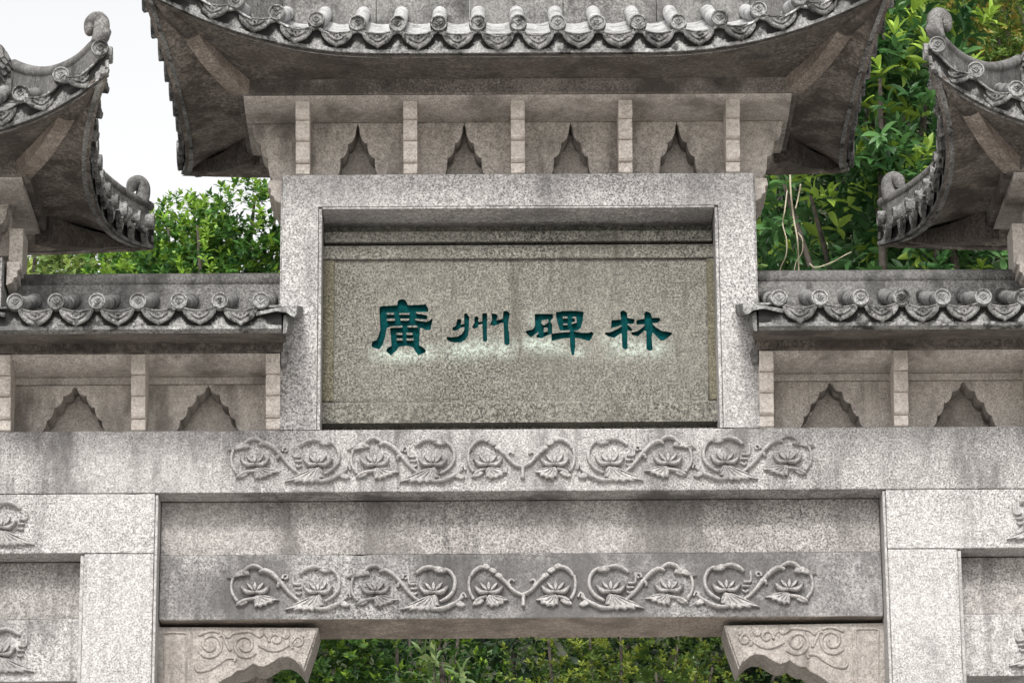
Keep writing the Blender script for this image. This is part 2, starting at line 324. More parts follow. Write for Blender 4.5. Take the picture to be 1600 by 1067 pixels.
def unit_C(T, par):
    ribbon(T, par, [(733,703),(738,695),(747,689),(757,688)], [2.4,3,3,2.6])
    ribbon(T, par, [(775,701),(786,710),(797,722),(806,728),(815,731)], [3,3,2.8,2.8,2.8])
    ribbon(T, par, [(795,717),(792,711),(796,707),(801,710)], [1.6,1.8,1.8,1.8])
    ribbon(T, par, [(732,702),(730,714),(732,727),(738,738)], [2.4,2.2,2.4,2.4])
    ribbon(T, par, [(740,741),(748,736),(758,733)], [2.6,2.8,2.4])
    for c in ((757,687),(767,693),(777,701)): leaf_relief(T, par, [(c[0]-7,c[1]),(c[0]-2,c[1]-4),(c[0]+5,c[1]-1),(c[0]+6,c[1]+4),(c[0],c[1]+5)], .018)
    leaf_relief(T, par, [(735,747),(738,741),(748,737),(754,740),(746,746)], .015)
    leaf_fan(T, par, (762,730), [(757,746),(765,750),(775,749),(784,745),(792,738)])
    lotus(T, par, 761, 728)
def scroll_row(par, Y, dz):
    for sx in (-1, 1):
        p0 = tracer(0, sx)
        T = lambda a, b, dy=0.0, p0=p0, sx=sx: Vector((p0(a, b).x - (-.004), Y+dy, p0(a, b).z+dz))
        unit_A(T, par, 0); unit_B(T, par, 0); unit_A(T, par, 187); unit_B(T, par, 180); unit_C(T, par)
    p0 = tracer(0, -1); T = lambda a, b, dy=0.0: Vector((p0(a, b).x + .004, Y+dy, p0(a, b).z+dz))
    ribbon(T, par, [(815,730),(815,738),(815,748)], [3.2,2.8,3])
scroll_row(long_beam, 0, 0); scroll_row(lintel, .112, -.478)
for beam, Yp, dzz in (('side_beam', 0, -.243), ('side_lintel', .110, -.715)):
    objs = sorted([o for o in gate.children if o.name.split('.')[0] == beam], key=lambda o: o.data.vertices[0].co.x)
    for o, sx in zip(objs, (-1, 1)):
        for dx, fn in ((0, unit_B), (187, unit_A), (180, unit_B)):
            p0 = tracer(0, sx)
            # the row in the side bay ends with a scroll turned towards the centre
            T = lambda a, b, dy=0.0, p0=p0, sx=sx: Vector((sx*(1.865 + (a-443)*.0025), Yp+dy, p0(600, b).z+dzz))
            fn(T, o, dx)
# ------------------------------------------------------------------ name plaque
FW, FT = .931, 6.885
plq = MB().box(-FW, FW, .002, YB, 6.752, FT).build('plaque_frame', GRAN, gate, label='broad pale frame with the green inscription board set in it')
for sx in (-1, 1):
    x0, x1 = sorted((sx*.790, sx*FW)); MB().box(x0, x1, .002, YB, Z2+.002, 6.752).build('frame_post', GRAN, plq)
    x0, x1 = sorted((sx*.776, sx*.7885)); MB().box(x0, x1, .012, YB-.02, Z2+.004, 6.748).build('edge_strip', GRAN, plq, bevel=.002)
    x0, x1 = sorted((sx*.932, sx*.9395)); MB().box(x0, x1, .02, YB-.02, Z2+.004, FT-.004).build('edge_strip', GRAN, plq, bevel=.002)
MB().box(-.774, .774, .004, YB-.02, 6.742, 6.7505).build('edge_strip', GRAN, plq, bevel=.002)
MB().box(-.774, .774, .215, .30, Z2+.004, 6.741).build('back_panel', BOARD, plq)
MB().box(-.773, .773, .15, .214, 6.655, 6.700).build('header_board', BOARD, plq, bevel=.004)
YP = .165                                            # inscription face
ZB0, ZB1 = 5.905, 6.641
# characters: outlines traced as polygons; cut into the board and painted
CH = [((575,460), [[(490,130),(510,95),(570,78),(620,93),(650,140),(665,182),(900,172),(960,163),(1005,240),(1003,292),(800,292),(800,318),(985,348),(985,420),(785,404),(785,432),(960,458),(1010,448),(1070,402),(1082,418),(1060,490),(1040,590),(960,592),(900,560),(866,560),(850,850),(900,872),(972,935),(940,975),(835,1012),(790,950),(750,882),(650,855),(520,872),(480,930),(400,1000),(380,1022),(300,940),(322,890),(392,862),(380,700),(366,552),(330,548),(305,580),(290,690),(250,825),(200,908),(130,902),(60,872),(68,785),(140,762),(170,700),(205,590),(190,225),(220,195),(490,182)]],
       [[(312,306),(430,306),(430,338),(312,338)],[(312,405),(450,402),(450,440),(318,440)],[(520,312),(692,308),(692,338),(520,338)],[(540,405),(686,402),(686,436),(540,436)],[(345,535),(570,518),(576,550),(376,560)],[(655,524),(800,516),(840,550),(658,550)],[(470,642),(572,640),(572,674),(470,674)],[(640,638),(746,638),(746,674),(640,674)],[(475,735),(576,732),(576,768),(475,768)],[(640,735),(758,732),(758,768),(640,768)]]),
      ((690,460), [[(375,320),(420,315),(460,375),(455,560),(440,690),(390,760),(320,800),(200,800),(120,780),(80,735),(90,705),(160,715),(260,705),(340,655),(375,600),(382,540),(320,555),(260,600),(200,607),(175,580),(190,550),(240,520),(255,430),(275,408),(325,415),(330,450),(318,508),(376,490)],
                   [(680,310),(760,320),(755,600),(760,785),(715,785),(690,770),(685,590),(680,490),(620,505),(590,560),(540,572),(505,545),(545,480),(550,375),(580,362),(615,385),(610,460),(676,455)],
                   [(830,320),(900,320),(940,360),(915,420),(922,432),(1025,405),(1025,300),(1045,275),(1100,275),(1140,320),(1115,420),(1110,560),(1130,700),(1135,830),(1090,850),(1045,825),(1040,600),(1030,470),(960,490),(880,525),(810,510),(815,480),(842,430)]], []),
      ((815,460), [[(215,325),(520,325),(525,400),(500,412),(480,455),(510,500),(510,640),(490,662),(430,682),(340,727),(260,722),(245,690),(285,650),(282,622),(230,660),(160,715),(130,700),(62,630),(90,600),(170,590),(215,545),(225,500)],
                   [(570,295),(700,276),(900,274),(1035,290),(1020,440),(985,560),(930,598),(880,606),(820,590),(700,604),(640,600),(605,500),(575,370)],
                   [(495,655),(680,632),(800,628),(810,592),(850,592),(885,620),(1000,640),(1120,640),(1170,616),(1202,650),(1160,740),(1130,777),(1000,742),(890,722),(895,880),(872,1010),(835,1012),(810,880),(805,722),(660,737),(500,777)]],
       [[(330,432),(440,415),(452,445),(420,490),(370,516),(330,490)],[(370,552),(430,552),(440,612),(370,636)],[(688,368),(768,368),(768,402),(688,402)],[(692,482),(768,482),(768,512),(692,512)],[(845,374),(908,370),(922,470),(842,492),(830,470),(888,455),(888,402),(845,402)]]),
      ((935,460), [[(362,300),(410,262),(475,300),(482,390),(600,410),(600,440),(580,492),(470,492),(540,550),(572,590),(550,607),(482,600),(486,900),(460,917),(400,895),(390,700),(386,640),(260,727),(170,700),(108,662),(110,635),(200,630),(330,570),(392,525),(380,510),(300,540),(208,562),(220,430),(380,420)],
                   [(765,310),(800,278),(870,310),(892,390),(1020,390),(1032,440),(980,472),(890,482),(960,550),(1060,610),(1210,630),(1232,660),(1100,762),(1040,772),(980,710),(900,630),(886,720),(906,920),(850,942),(800,910),(800,620),(772,600),(660,697),(560,677),(542,635),(660,610),(762,530),(770,500),(630,502),(635,430),(770,405)]], [])]
def sdf_poly(P, polys):
    """signed distance (inside negative) to a union of simple polygons"""
    best = np.full(len(P), 1e9)
    for poly in polys:
        q = np.array(poly, float); a = q; b = np.roll(q, -1, 0); d2 = np.full(len(P), 1e9); ins = np.zeros(len(P), bool)
        for s, e in zip(a, b):
            ab = e-s; t = np.clip(((P-s) @ ab)/max(ab @ ab, 1e-9), 0, 1); d2 = np.minimum(d2, ((P-(s+t[:, None]*ab))**2).sum(1))
            c = (s[1] > P[:, 1]) != (e[1] > P[:, 1]); xi = s[0]+(P[:, 1]-s[1])*(e[0]-s[0])/((e[1]-s[1]) or 1e-9); ins ^= c & (P[:, 0] < xi)
        best = np.minimum(best, np.where(ins, -1, 1)*np.sqrt(d2))
    return best
STEP = 1.0
def char_grid(off, outer, holes):
    """marching squares on a 1-px grid: returns board polygons, floor polygons, rim segments (in photo pixels)"""
    gx = np.arange(5 if off[0] == 690 else 0, 121, STEP); gy = np.arange(0, 116, STEP)
    gp = np.array([(a*10.667, b*10.667) for b in gy for a in gx])
    d = sdf_poly(gp, outer)
    if holes: d = np.maximum(d, -sdf_poly(gp, holes))
    d = d.reshape(len(gy), len(gx)); d[np.abs(d) < 1e-3] = 1e-3
    return gx+off[0], gy+off[1], d
pf, cf = {}, []
def to3(px, py, dy): p = on(px, py, YP); return (p.x, YP+dy, p.z)
board = MB(); bv = {}
DEEP = .020
def cells(gx, gy, d, bmb, cmb):
    for j in range(len(gy)-1):
        for i in range(len(gx)-1):
            c = [(gx[i], gy[j], d[j, i]), (gx[i+1], gy[j], d[j, i+1]), (gx[i+1], gy[j+1], d[j+1, i+1]), (gx[i], gy[j+1], d[j+1, i])]
            pos = [k[2] > 0 for k in c]
            if all(pos): bmb.add([to3(k[0], k[1], 0) for k in c], [(0, 1, 2, 3)]); continue
            if not any(pos): cmb.add([to3(k[0], k[1], DEEP) for k in c], [(0, 1, 2, 3)]); continue
            out, inn, cut = [], [], []
            for k in range(4):
                a, b = c[k], c[(k+1) % 4]
                (out if a[2] > 0 else inn).append(a[:2])
                if (a[2] > 0) != (b[2] > 0):
                    t = a[2]/(a[2]-b[2]); p = (a[0]+t*(b[0]-a[0]), a[1]+t*(b[1]-a[1])); out.append(p); inn.append(p); cut.append(p)
            if len(out) > 2: bmb.add([to3(p[0], p[1], 0) for p in out], [tuple(range(len(out)))])
            if len(inn) > 2: cmb.add([to3(p[0], p[1], DEEP) for p in inn], [tuple(range(len(inn)))])
            for k in range(0, len(cut)-1, 2):
                p, q = cut[k], cut[k+1]
                cmb.add([to3(p[0], p[1], 0), to3(q[0], q[1], 0), to3(q[0], q[1], DEEP), to3(p[0], p[1], DEEP)], [(0, 1, 2, 3)])
letters = []
for off, outer, holes in CH:
    gx, gy, d = char_grid(off, outer, holes); cm = MB(); cells(gx, gy, d, board, cm); letters.append(cm)
# board face around the four character fields (exact same grid lines, so the sheets meet edge to edge)
fx0, fx1, fz0, fz1 = 521, 1107, 405.5, 627.0
def patch(x0, x1, y0, y1):
    n = max(1, int((x1-x0)/40)); m = max(1, int((y1-y0)/40))
    board.grid([[to3(x0+(x1-x0)*i/n, y0+(y1-y0)*j/m, 0) for i in range(n+1)] for j in range(m+1)])
patch(fx0, fx1, fz0, 460); patch(fx0, fx1, 575, fz1); patch(fx0, 575, 460, 575); patch(1055, fx1, 460, 575)
# overlaps between neighbouring character grids are trimmed: 690-695 doubles, 810-815 is open
patch(810, 815, 460, 575)
ins = board.build('inscription_board', LIME, plq, fix=False)
vv = np.array(board.v); lime = np.zeros(len(vv))
for px, py, wx, wz, k in ((598,552,24,12,.5),(640,556,30,9,.75),(668,548,14,10,.4),(722,548,30,13,.6),(755,542,26,14,.5),(790,548,14,12,.55),(838,534,26,9,.7),(860,545,34,10,.45),(905,552,14,10,.4),(957,530,20,12,.45),(985,545,30,14,.6),(1025,545,24,12,.45),(832,500,8,14,.3)):
    p = on(px, py, YP); lime += 1.5*k*np.exp(-((vv[:, 0]-p.x)/(wx*.0025))**2-((vv[:, 2]-p.z)/(wz*.0027))**2)
at = ins.data.attributes.new('lime', 'FLOAT', 'POINT'); at.data.foreach_set('value', np.minimum(lime, .95).astype(np.float32))
for i, cm in enumerate(letters):
    cm.build('chinese_character', PAINT, plq, fix=False)
# raised border of the board
pl, pr = on(503, 520, YP).x, on(1126, 520, YP).x
zt, zb = on(810, fz0, YP).z, on(810, fz1, YP).z; ix0, ix1 = on(fx0, 520, YP).x, on(fx1, 520, YP).x
bd = MB(); bd.box(pl, pr, YP-.015, YP+.045, zt-.001, ZB1); bd.build('board_border', BOARD, plq, bevel=.005)
bd = MB(); bd.prism([(YP-.012, ZB0), (YP-.012, zb-.013), (YP-.0005, zb+.001), (YP+.045, zb+.001), (YP+.045, ZB0)], pl, pr, 'x'); bd.build('board_border', BOARD, plq)
for a, b in ((pl, ix0+.003), (ix1-.003, pr)): MB().box(a, b, YP-.009, YP+.045, zb+.001, zt-.001).build('board_border', MOSS, plq, bevel=.005)
# ------------------------------------------------------------------ roofs
def disc_mesh():
    mb = MB(); n = 20
    rings = [(.0335, .03), (.0335, -.004), (.0315, -.009), (.0275, -.009), (.0255, -.001), (.0, -.001)]
    v = [(r*math.cos(2*math.pi*k/n), y, r*math.sin(2*math.pi*k/n)) for r, y in rings[:-1] for k in range(n)]
    f = [(i*n+k, i*n+(k+1) % n, (i+1)*n+(k+1) % n, (i+1)*n+k) for i in range(4) for k in range(n)] + [tuple(4*n+k for k in range(n))]
    mb.add(v, f)
    mb.tube([(-.014,-.003,.004),(-.007,-.004,-.002),(0,-.005,-.009),(.007,-.004,-.002),(.014,-.003,.004)], [.003,.0034,.0036,.0034,.003], 5)
    mb.tube([(-.010,-.003,.008),(0,-.004,.013),(.010,-.003,.008)], .0028, 5)
    mb.add([(-.006,-.003,.003),(0,-.009,.003),(.006,-.003,.003),(0,-.004,.008),(0,-.004,-.003)], [(0,1,3),(1,2,3),(0,4,1),(1,4,2)])
    me = mb.mesh('tile_end'); me.materials.append(TILE); return me
def drip_mesh():
    mb = MB(); hw = .060
    top = [(hw*t, -.014*(1-t*t)) for t in np.linspace(-1, 1, 9)]
    low = [(hw*1.02, -.012), (hw*.93, -.030), (hw*.72, -.047), (hw*.42, -.060), (hw*.18, -.067), (0, -.076)]
    low = low + [(-a, b) for a, b in low[-2::-1]]
    mb.prism(top + low, -.004, .010)
    mb.tube([(a*.94, -.006, b*.93) for a, b in low], .0068, 6)
    mb.tube([(hw*t, -.005, -.014*(1-t*t)-.003) for t in np.linspace(-1, 1, 9)], .0038, 6)
    mb.tube([(hw*.60*t, -.006, -.021-.026*(1-abs(t)**1.6)) for t in np.linspace(-1, 1, 9)], [.002]+[.0052]*7+[.002], 6)
    for a, b in ((-.013, -.024), (.013, -.024), (0, -.031)):
        mb.add([(a-.007,-.004,b),(a,-.013,b),(a+.007,-.004,b),(a,-.005,b+.008),(a,-.005,b-.008)], [(0,1,3),(1,2,3),(0,4,1),(1,4,2)])
    me = mb.mesh('drip_tile'); me.materials.append(DRIPM); return me
DISC, DRIP = disc_mesh(), drip_mesh()
YC = .22
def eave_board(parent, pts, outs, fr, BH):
    """board under the drip tiles; a broken black band follows the outline of each drip tile and disc (fr: 0 under a disc, .5 under a drip)"""
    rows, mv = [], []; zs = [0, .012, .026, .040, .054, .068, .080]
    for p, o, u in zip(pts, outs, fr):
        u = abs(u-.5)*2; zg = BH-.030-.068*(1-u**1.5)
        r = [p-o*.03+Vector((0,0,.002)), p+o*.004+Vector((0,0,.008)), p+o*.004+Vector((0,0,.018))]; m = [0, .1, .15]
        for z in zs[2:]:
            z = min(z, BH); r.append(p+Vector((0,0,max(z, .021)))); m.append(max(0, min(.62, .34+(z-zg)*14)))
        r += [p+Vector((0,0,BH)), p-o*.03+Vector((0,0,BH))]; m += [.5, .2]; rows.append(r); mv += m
    b = MB().grid(rows).build('eave_board', DARK_EAVE, parent)
    at = b.data.attributes.new('mould', 'FLOAT', 'POINT'); at.data.foreach_set('value', np.array(mv, np.float32))  # 'mould' holds the black band weight, highest just below the tile outlines
def put(name, me, parent, loc, rz=0, ry=0):
    o = link(name, me, parent); o.location = loc
    o.rotation_euler = (Matrix.Rotation(rz, 3, 'Z') @ Matrix.Rotation(ry, 3, 'Y')).to_euler(); return o
def scallop(nodes, half, n=5):
    """half-outline of a cusped plate, foot to head: each step swells out and is undercut; nodes: (half gap, height) from the apex down"""
    o = [(half-nodes[0][0], nodes[0][1])]
    for (u0, h0), (u1, h1) in zip(nodes, nodes[1:]):
        for k in range(1, n+1):
            t = k/n*math.pi/2; o.append((half-u0-(u1-u0)*(1-math.cos(t)), h0-(h0-h1)*math.sin(t)))
    return o[::-1]
WING = scallop([(.0008,1),(.006,.93),(.038,.66),(.068,.42),(.086,.10)], .2132); WING = [(WING[0][0], 0)] + WING
WINGL = scallop([(.0,1),(.010,.945),(.046,.80),(.080,.58),(.108,.34),(.136,.11)], .262); WINGL = [(WINGL[0][0], 0)] + WINGL
def wing(parent, cx, z0, z1, prof, y0, y1, xmin=-9, xmax=9, mat=None):
    R_ = [(cx+w_, z0+h*(z1-z0)) for w_, h in prof]; L_ = [(cx-w_, z0+h*(z1-z0)) for w_, h in prof]
    poly = [(min(max(a, xmin), xmax), b) for a, b in R_ + L_[::-1]]
    p = [q for i, q in enumerate(poly) if i == 0 or (abs(q[0]-poly[i-1][0])+abs(q[1]-poly[i-1][1])) > 1e-5]
    return MB().prism(p, y0, y1).build('cusped_panel', mat or WINGM, parent, bevel=.003)
def fin(parent, cx, z0, z1, y0=.005, yb=.125, hw=.0275, out=.085):
    hs = [0, .17, .46, .73, 1.0]; poly = [(yb, z0)]; H = z1-z0
    for k in range(4):
        ya = y0-out*k/3*.95; a, b = z0+H*hs[k], z0+H*hs[k+1]-.004
        poly += [(ya+.010, a), (ya, a+.006), (ya-.004, a+(b-a)*.5), (ya-.001, b)]
        if k < 3: poly.append((ya+.008, b+.002))
    poly.append((yb, z1-.004))
    return MB().prism(poly, cx-hw, cx+hw, 'x').build('eave_bracket', BEIGE, parent, bevel=.003)
def cornice(parent, cx, hb, zt, zbnd, zc, yfront, ywing, hc):
    """dark band, pale cove, moulding strip; runs along the front and is repeated at the back"""
    MB().box(cx-hb, cx+hb, yfront, 2*YC-yfront, zbnd, zt).build('cornice_band', BANDM, parent, bevel=.005)
    MB().box(cx-hb-.006, cx+hb+.006, yfront-.008, 2*YC-yfront+.008, zt-.004, zt+.012).build('cornice_lip', HIPM, parent, bevel=.003)
    n = 8; prof = [(yfront+.012+(ywing-yfront-.012)*(1-math.cos(k/n*math.pi/2))**.9, zbnd-.001-(zbnd-zc)*math.sin(k/n*math.pi/2)) for k in range(n+1)]
    prof += [(YC, zc), (YC, zbnd-.001)]
    for mir in (0, 1):
        q = [((2*YC-a) if mir else a, b) for a, b in prof]
        MB().prism(q, cx-hc, cx+hc, 'x').build('cove_moulding', COVEM, parent)
def roof(name, label, cx, hf, hb, a, zf, FX, r, spacing, xb, nb, ridge_h, finial=False):
    dz = zf-6.885; b0, FY, LF = .68, .32, .135; zE = 7.205+dz; BH = .088; zr = zE+BH+.345
    B = b0+FY
    def wf(u): return max(0, (abs(u)-.35)/.65)**2.2
    def ef(x, s=1):                                   # front (s=1) or back (s=-1) eave, bottom edge, local x
        q = wf(x/a); return Vector((cx+x, YC-s*(b0+FY*q), zE+LF*q))
    def es(y, s):                                     # side eave, y measured from the centre line
        q = abs(y/B)**2.2; return Vector((cx+s*(a-FX*(1-q)), YC+y, zE+LF*q))
    g = lambda v: .88*v+.12*v*v
    def zf_at(x, yl, s):                              # deck height on the front/back slope, yl = distance from centre line
        e = ef(x, s); v = 1-yl/abs(e.y-YC); return e.z+BH+(zr-e.z-BH)*g(max(0, min(1, v)))
    def hip_x(yl): return r+(a-r)*yl/B
    def hip_yl(x): return 0 if abs(x) <= r else B*(abs(x)-r)/(a-r)
    def cf_(x, s, n=8, lift=0):
        e = ef(x, s); y0 = abs(e.y-YC); y1 = min(hip_yl(x), y0-.01)
        return [Vector((cx+x, YC-s*(y0+(y1-y0)*k/n), zf_at(x, y0+(y1-y0)*k/n, s)+lift)) for k in range(n+1)]
    def cs_(y, s, n=8, lift=0):
        e = es(y, s); xh = hip_x(abs(y)); xe = abs(e.x-cx); zh = zf_at(xh, abs(y), 1); xh = min(xh, xe-.01)
        return [Vector((cx+s*(xe+(xh-xe)*k/n), e.y, e.z+BH+(zh-e.z-BH)*g(k/n)+lift)) for k in range(n+1)]
    # body: underlay of the four slopes
    body = MB(); xs = np.linspace(-a, a, 41); ys = np.linspace(-B, B, 25)
    inset = lambda c: [c[0].lerp(c[1], .5)]+c[1:]
    for s in (1, -1): body.slab([inset(cf_(x, s, 8, -.03)) for x in xs], .03)
    for s in (1, -1): body.slab([inset(cs_(y, s, 8, -.03)) for y in ys], .03)
    rf = body.build(name, TILE, gate, smooth=False, label=label)
    # soffits, eave boards
    yi0, yi1 = -.12, 2*YC+.12; zi = 7.243+dz
    for s, yi in ((1, yi0), (-1, yi1)):
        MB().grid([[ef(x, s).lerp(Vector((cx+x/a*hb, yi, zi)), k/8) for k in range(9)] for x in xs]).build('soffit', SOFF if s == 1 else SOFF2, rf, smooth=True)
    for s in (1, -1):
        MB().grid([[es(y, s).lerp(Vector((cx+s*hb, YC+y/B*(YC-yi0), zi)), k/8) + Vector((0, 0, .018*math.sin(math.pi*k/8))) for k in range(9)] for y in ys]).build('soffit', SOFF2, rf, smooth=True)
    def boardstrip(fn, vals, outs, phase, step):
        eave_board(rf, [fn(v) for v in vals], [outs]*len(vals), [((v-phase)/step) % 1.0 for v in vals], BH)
    nfr = int(round(2*(a-.05)/spacing)); stx = 2*(a-.035)/(nfr-1); ns = max(6, int(round(2*(B-.05)/.158))); sty = 2*(B-.07)/(ns-1)
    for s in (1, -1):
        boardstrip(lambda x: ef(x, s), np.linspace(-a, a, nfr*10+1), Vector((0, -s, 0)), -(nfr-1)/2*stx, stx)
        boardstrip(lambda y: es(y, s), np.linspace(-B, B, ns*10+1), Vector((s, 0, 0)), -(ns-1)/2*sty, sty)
    # hip beams on the underside
    for sx in (1, -1):
        for s in (1, -1):
            p0 = Vector((cx+sx*(hb-.02), (yi0+.02) if s == 1 else (yi1-.02), zi-.012)); pc = ef(sx*a, s)+Vector((-sx*.05, s*.05, -.004)); p1 = p0.lerp(pc, .60 if s == 1 else .85)
            d = (p1-p0); n_ = Vector((d.y, -d.x, 0)).normalized()*.034
            rows = []
            for t in np.linspace(0, 1, 9):
                c = p0+d*t; c.z -= .020*math.sin(math.pi*t)
                h = (.035 if s == 1 else .085)*(1-t)+.014; rows.append([c+n_+Vector((0,0,.02)), c+n_-Vector((0,0,h)), c-n_-Vector((0,0,h)), c-n_+Vector((0,0,.02)), c+n_+Vector((0,0,.02))])
            hbm = MB().grid(rows); hbm.f += [(3,2,1,0), (40,41,42,43)]; hbm.build('hip_beam', HIPM if s == 1 else SOFF, rf)  # lit front beams get a paler colour, shaded rear beams a darker one
            tb = MB().tube([p1-Vector((0,0,.0)), p1.lerp(pc, .5)-Vector((0,0,.012)), pc], [.040, .032, .014], 8, ysc=.6); tb.build('corner_rafter', SOFF, rf, smooth=True)
    # tiles
    tx = (np.arange(nfr)-(nfr-1)/2)*stx
    def tile_row(vals, curve, eave, s, horiz):
        # horiz: rotation that turns the mesh's -y face outwards
        for i, t in enumerate(vals):
            cv = curve(t, s, 8, .035); out = (cv[0]-cv[1]); out.z = 0; out.normalize()
            jt = Vector((random.gauss(0, .0022), random.gauss(0, .0022), random.gauss(0, .002))); cv = [cv[0]+jt]+cv[1:]; st = cv[0]+out*.012
            if (cv[-1]-cv[0]).length > .03:
                MB().tube([st]+cv[1:], .0298, 12).build('round_tile', PALE if ridge_h > .2 else TILE, rf, smooth=True)
            put('tile_end', DISC, rf, cv[0]+out*.022+Vector((0,0,.0)), math.atan2(out.x, -out.y), random.uniform(-.12, .12))
        for i in range(len(vals)-1):
            t0, t1 = vals[i], vals[i+1]; c0, c1 = curve(t0, s, 8, .012), curve(t1, s, 8, .012)
            rows = [[c0[k].lerp(c1[k], q)+Vector((0, 0, -.024*(1-(2*q-1)**2))) for q in np.linspace(0, 1, 7)] for k in range(9)]
            out = (c0[0]-c0[1]); out.z = 0; out.normalize()
            rows.insert(0, [p+out*.016 for p in rows[0]])
            MB().slab(rows, .008).build('pan_tile', PALE if ridge_h > .2 else TILE, rf, smooth=False)
            p0, p1 = eave(t0, s), eave(t1, s); mid = eave((t0+t1)/2, s)
            dv = p1-p0; rz = math.atan2(out.x, -out.y); lx = Vector((math.cos(rz), math.sin(rz), 0))
            hor = dv.dot(lx); sl = math.atan2(dv.z, hor) if hor > 0 else math.atan2(-dv.z, -hor)
            o = put('drip_tile', DRIP, rf, mid+out*.018+Vector((0, 0, BH+.004)), rz, -sl+random.gauss(0, .03))
            o.location.z += random.gauss(0, .0025)
            o.scale = (min(1.0, (dv.length)/.128)*random.uniform(.97, 1.02), 1, random.uniform(.95, 1.04))
    tile_row(list(tx), cf_, ef, 1, 0)
    tile_row(list(tx), cf_, ef, -1, math.pi)
    ty = [(k-(ns-1)/2)*sty for k in range(ns)]
    for s in (1, -1): tile_row(ty, cs_, es, s, 0)
    # main ridge with a rounded cap, joints cut between its blocks
    nbk = max(2, int(round(2*r/.36)))
    for k in range(nbk):
        x0 = cx-r+2*r*k/nbk; MB().box(x0+.001, x0+2*r/nbk-.001, YC-.05, YC+.05, zr-.06, zr+ridge_h).build('ridge_block', RIDGE, rf, bevel=.002)
    MB().tube([(cx-r-.03, YC, zr+ridge_h+.02), (cx+r+.03, YC, zr+ridge_h+.02)], .04, 12).build('ridge_cap', RIDGE, rf, smooth=True)
    # hip ridges: web, rounded cap, horn
    for sx in (1, -1):
        for s in (1, -1):
            base = []
            for t in np.linspace(0, 1, 15):
                x = r+(a-.03-r)*t; yl = B*(x-r)/(a-r); zz = zf_at(x, yl, 1)
                base.append(Vector((cx+sx*x, YC-s*yl, zz)))
            d = (base[-1]-base[0]); d.z = 0; d.normalize(); n_ = Vector((d.y, -d.x, 0))*.017
            hh = [.135-.05*min(1, t*1.3) for t in np.linspace(0, 1, 15)]
            rows = [[p+n_-Vector((0,0,.04)), p+n_+Vector((0,0,h)), p-n_+Vector((0,0,h)), p-n_-Vector((0,0,.04)), p+n_-Vector((0,0,.04))] for p, h in zip(base, hh)]
            m_ = MB().grid(rows); e0 = (len(rows)-1)*5; m_.f += [(3,2,1,0), (e0, e0+1, e0+2, e0+3)]
            m_.build('hip_web', RIDGE, rf)
            top = [p+Vector((0,0,h+.012)) for p, h in zip(base, hh)]; top.append(top[-1]+d*.035+Vector((0,0,.008)))
            MB().tube(top, [.025]*14+[.026, .020], 12).build('hip_ridge', RIDGE, rf, smooth=True)
            t0 = top[-2]-d*.045; U = Vector((0,0,1)); dh = Vector((sx*.88, -s*.47, 0))
            hp = [t0-U*.01, t0+dh*.010+U*.045, t0+dh*.006+U*.078, t0-dh*.014+U*.092, t0-dh*.036+U*.080, t0-dh*.042+U*.052, t0-dh*.036+U*.040]
            hp = [Vector(p) for p in smooth_path([tuple(p) for p in hp], 4)]
            MB().tube(hp, [float(np.interp(i/(len(hp)-1), [0,.35,.7,1], [.032,.030,.028,.020])) for i in range(len(hp))], 12).build('ridge_horn', RIDGE, rf, smooth=True)
    if finial:
        for sx in (1, -1):
            c = Vector((cx+sx*(r-.125), YC, zr+ridge_h-.03)); fm = MB(); rows = []
            prof = [(.06,-.02),(.10,.02),(.116,.06),(.112,.11),(.088,.155),(.055,.19),(.02,.205)]
            fm.grid([[c+Vector((rr*math.cos(2*math.pi*k/20), rr*math.sin(2*math.pi*k/20), h)) for k in range(21)] for rr, h in prof])
            fo = fm.build('ridge_finial', RIDGE, rf, smooth=True)
            sc = MB()
            for lv in range(9):
                h = .0+.185*lv/8; rr = float(np.interp(h, [q[1] for q in prof], [q[0] for q in prof])); nn = max(6, int(2*math.pi*rr/.036))
                for k in range(nn):
                    an = 2*math.pi*(k+.5*(lv % 2))/nn; o_ = Vector((math.cos(an), math.sin(an), 0)); tt = Vector((-math.sin(an), math.cos(an), 0)); p = c+o_*rr+Vector((0,0,h))
                    sc.add([p-tt*.018+Vector((0,0,.02)), p+tt*.018+Vector((0,0,.02)), p+tt*.016+o_*.010, p+o_*.014-Vector((0,0,.013)), p-tt*.016+o_*.010, p-o_*.01-Vector((0,0,.01))], [(0,1,2,3,4),(0,4,3,5),(1,5,3,2)])
            sc.build('scale_pattern', RIDGE, rf)['kind'] = 'stuff'
    # cornice and brackets
    zc = 7.150+dz
    cornice(rf, cx, hb, zi+.012, 7.180+dz, zc, yi0, .13, hb-.025)
    MB().box(cx-hf+.002, cx+hf-.002, (.238), YC+.06, zf+.001, zc-.001).build('back_wall', BEIGE, rf)
    MB().box(cx-hf+.002, cx+hf-.002, .229, .2375, zf+.001, zf+.085).build('dark_lower_strip', SOFF2, rf)
    for k in range(nb):
        bx = cx+xb*(k-(nb-1)/2)
        wing(rf, bx, zf+.002, zc-.002, WING, .112, .228); fin(rf, bx, zf+.002, 7.178+dz)
    for sx in (1, -1):
        e = cx+sx*(hf+.010); st = [(0,0),(.05,0),(.055,-.03),(.042,-.036),(.044,-.062),(.030,-.068),(.026,-.085),(.0,-.098)]
        MB().prism([(e+sx*p[0], zf+.001+p[1]) for p in st], .06, .34).build('corbel', BEIGE, rf, bevel=.003)
        MB().box(*sorted((cx+sx*hf, cx+sx*(hf+.055))), .185, .34, zf+.002, zc-.3*(zc-zf)).build('corbel', BEIGE, rf, bevel=.003)
    return rf
roof('main_roof', 'tall central roof with upswept corners over the inscription board', 0, .93, 1.11, 1.435, 6.885, .075, .95, .1475, .4265, 5, .42)
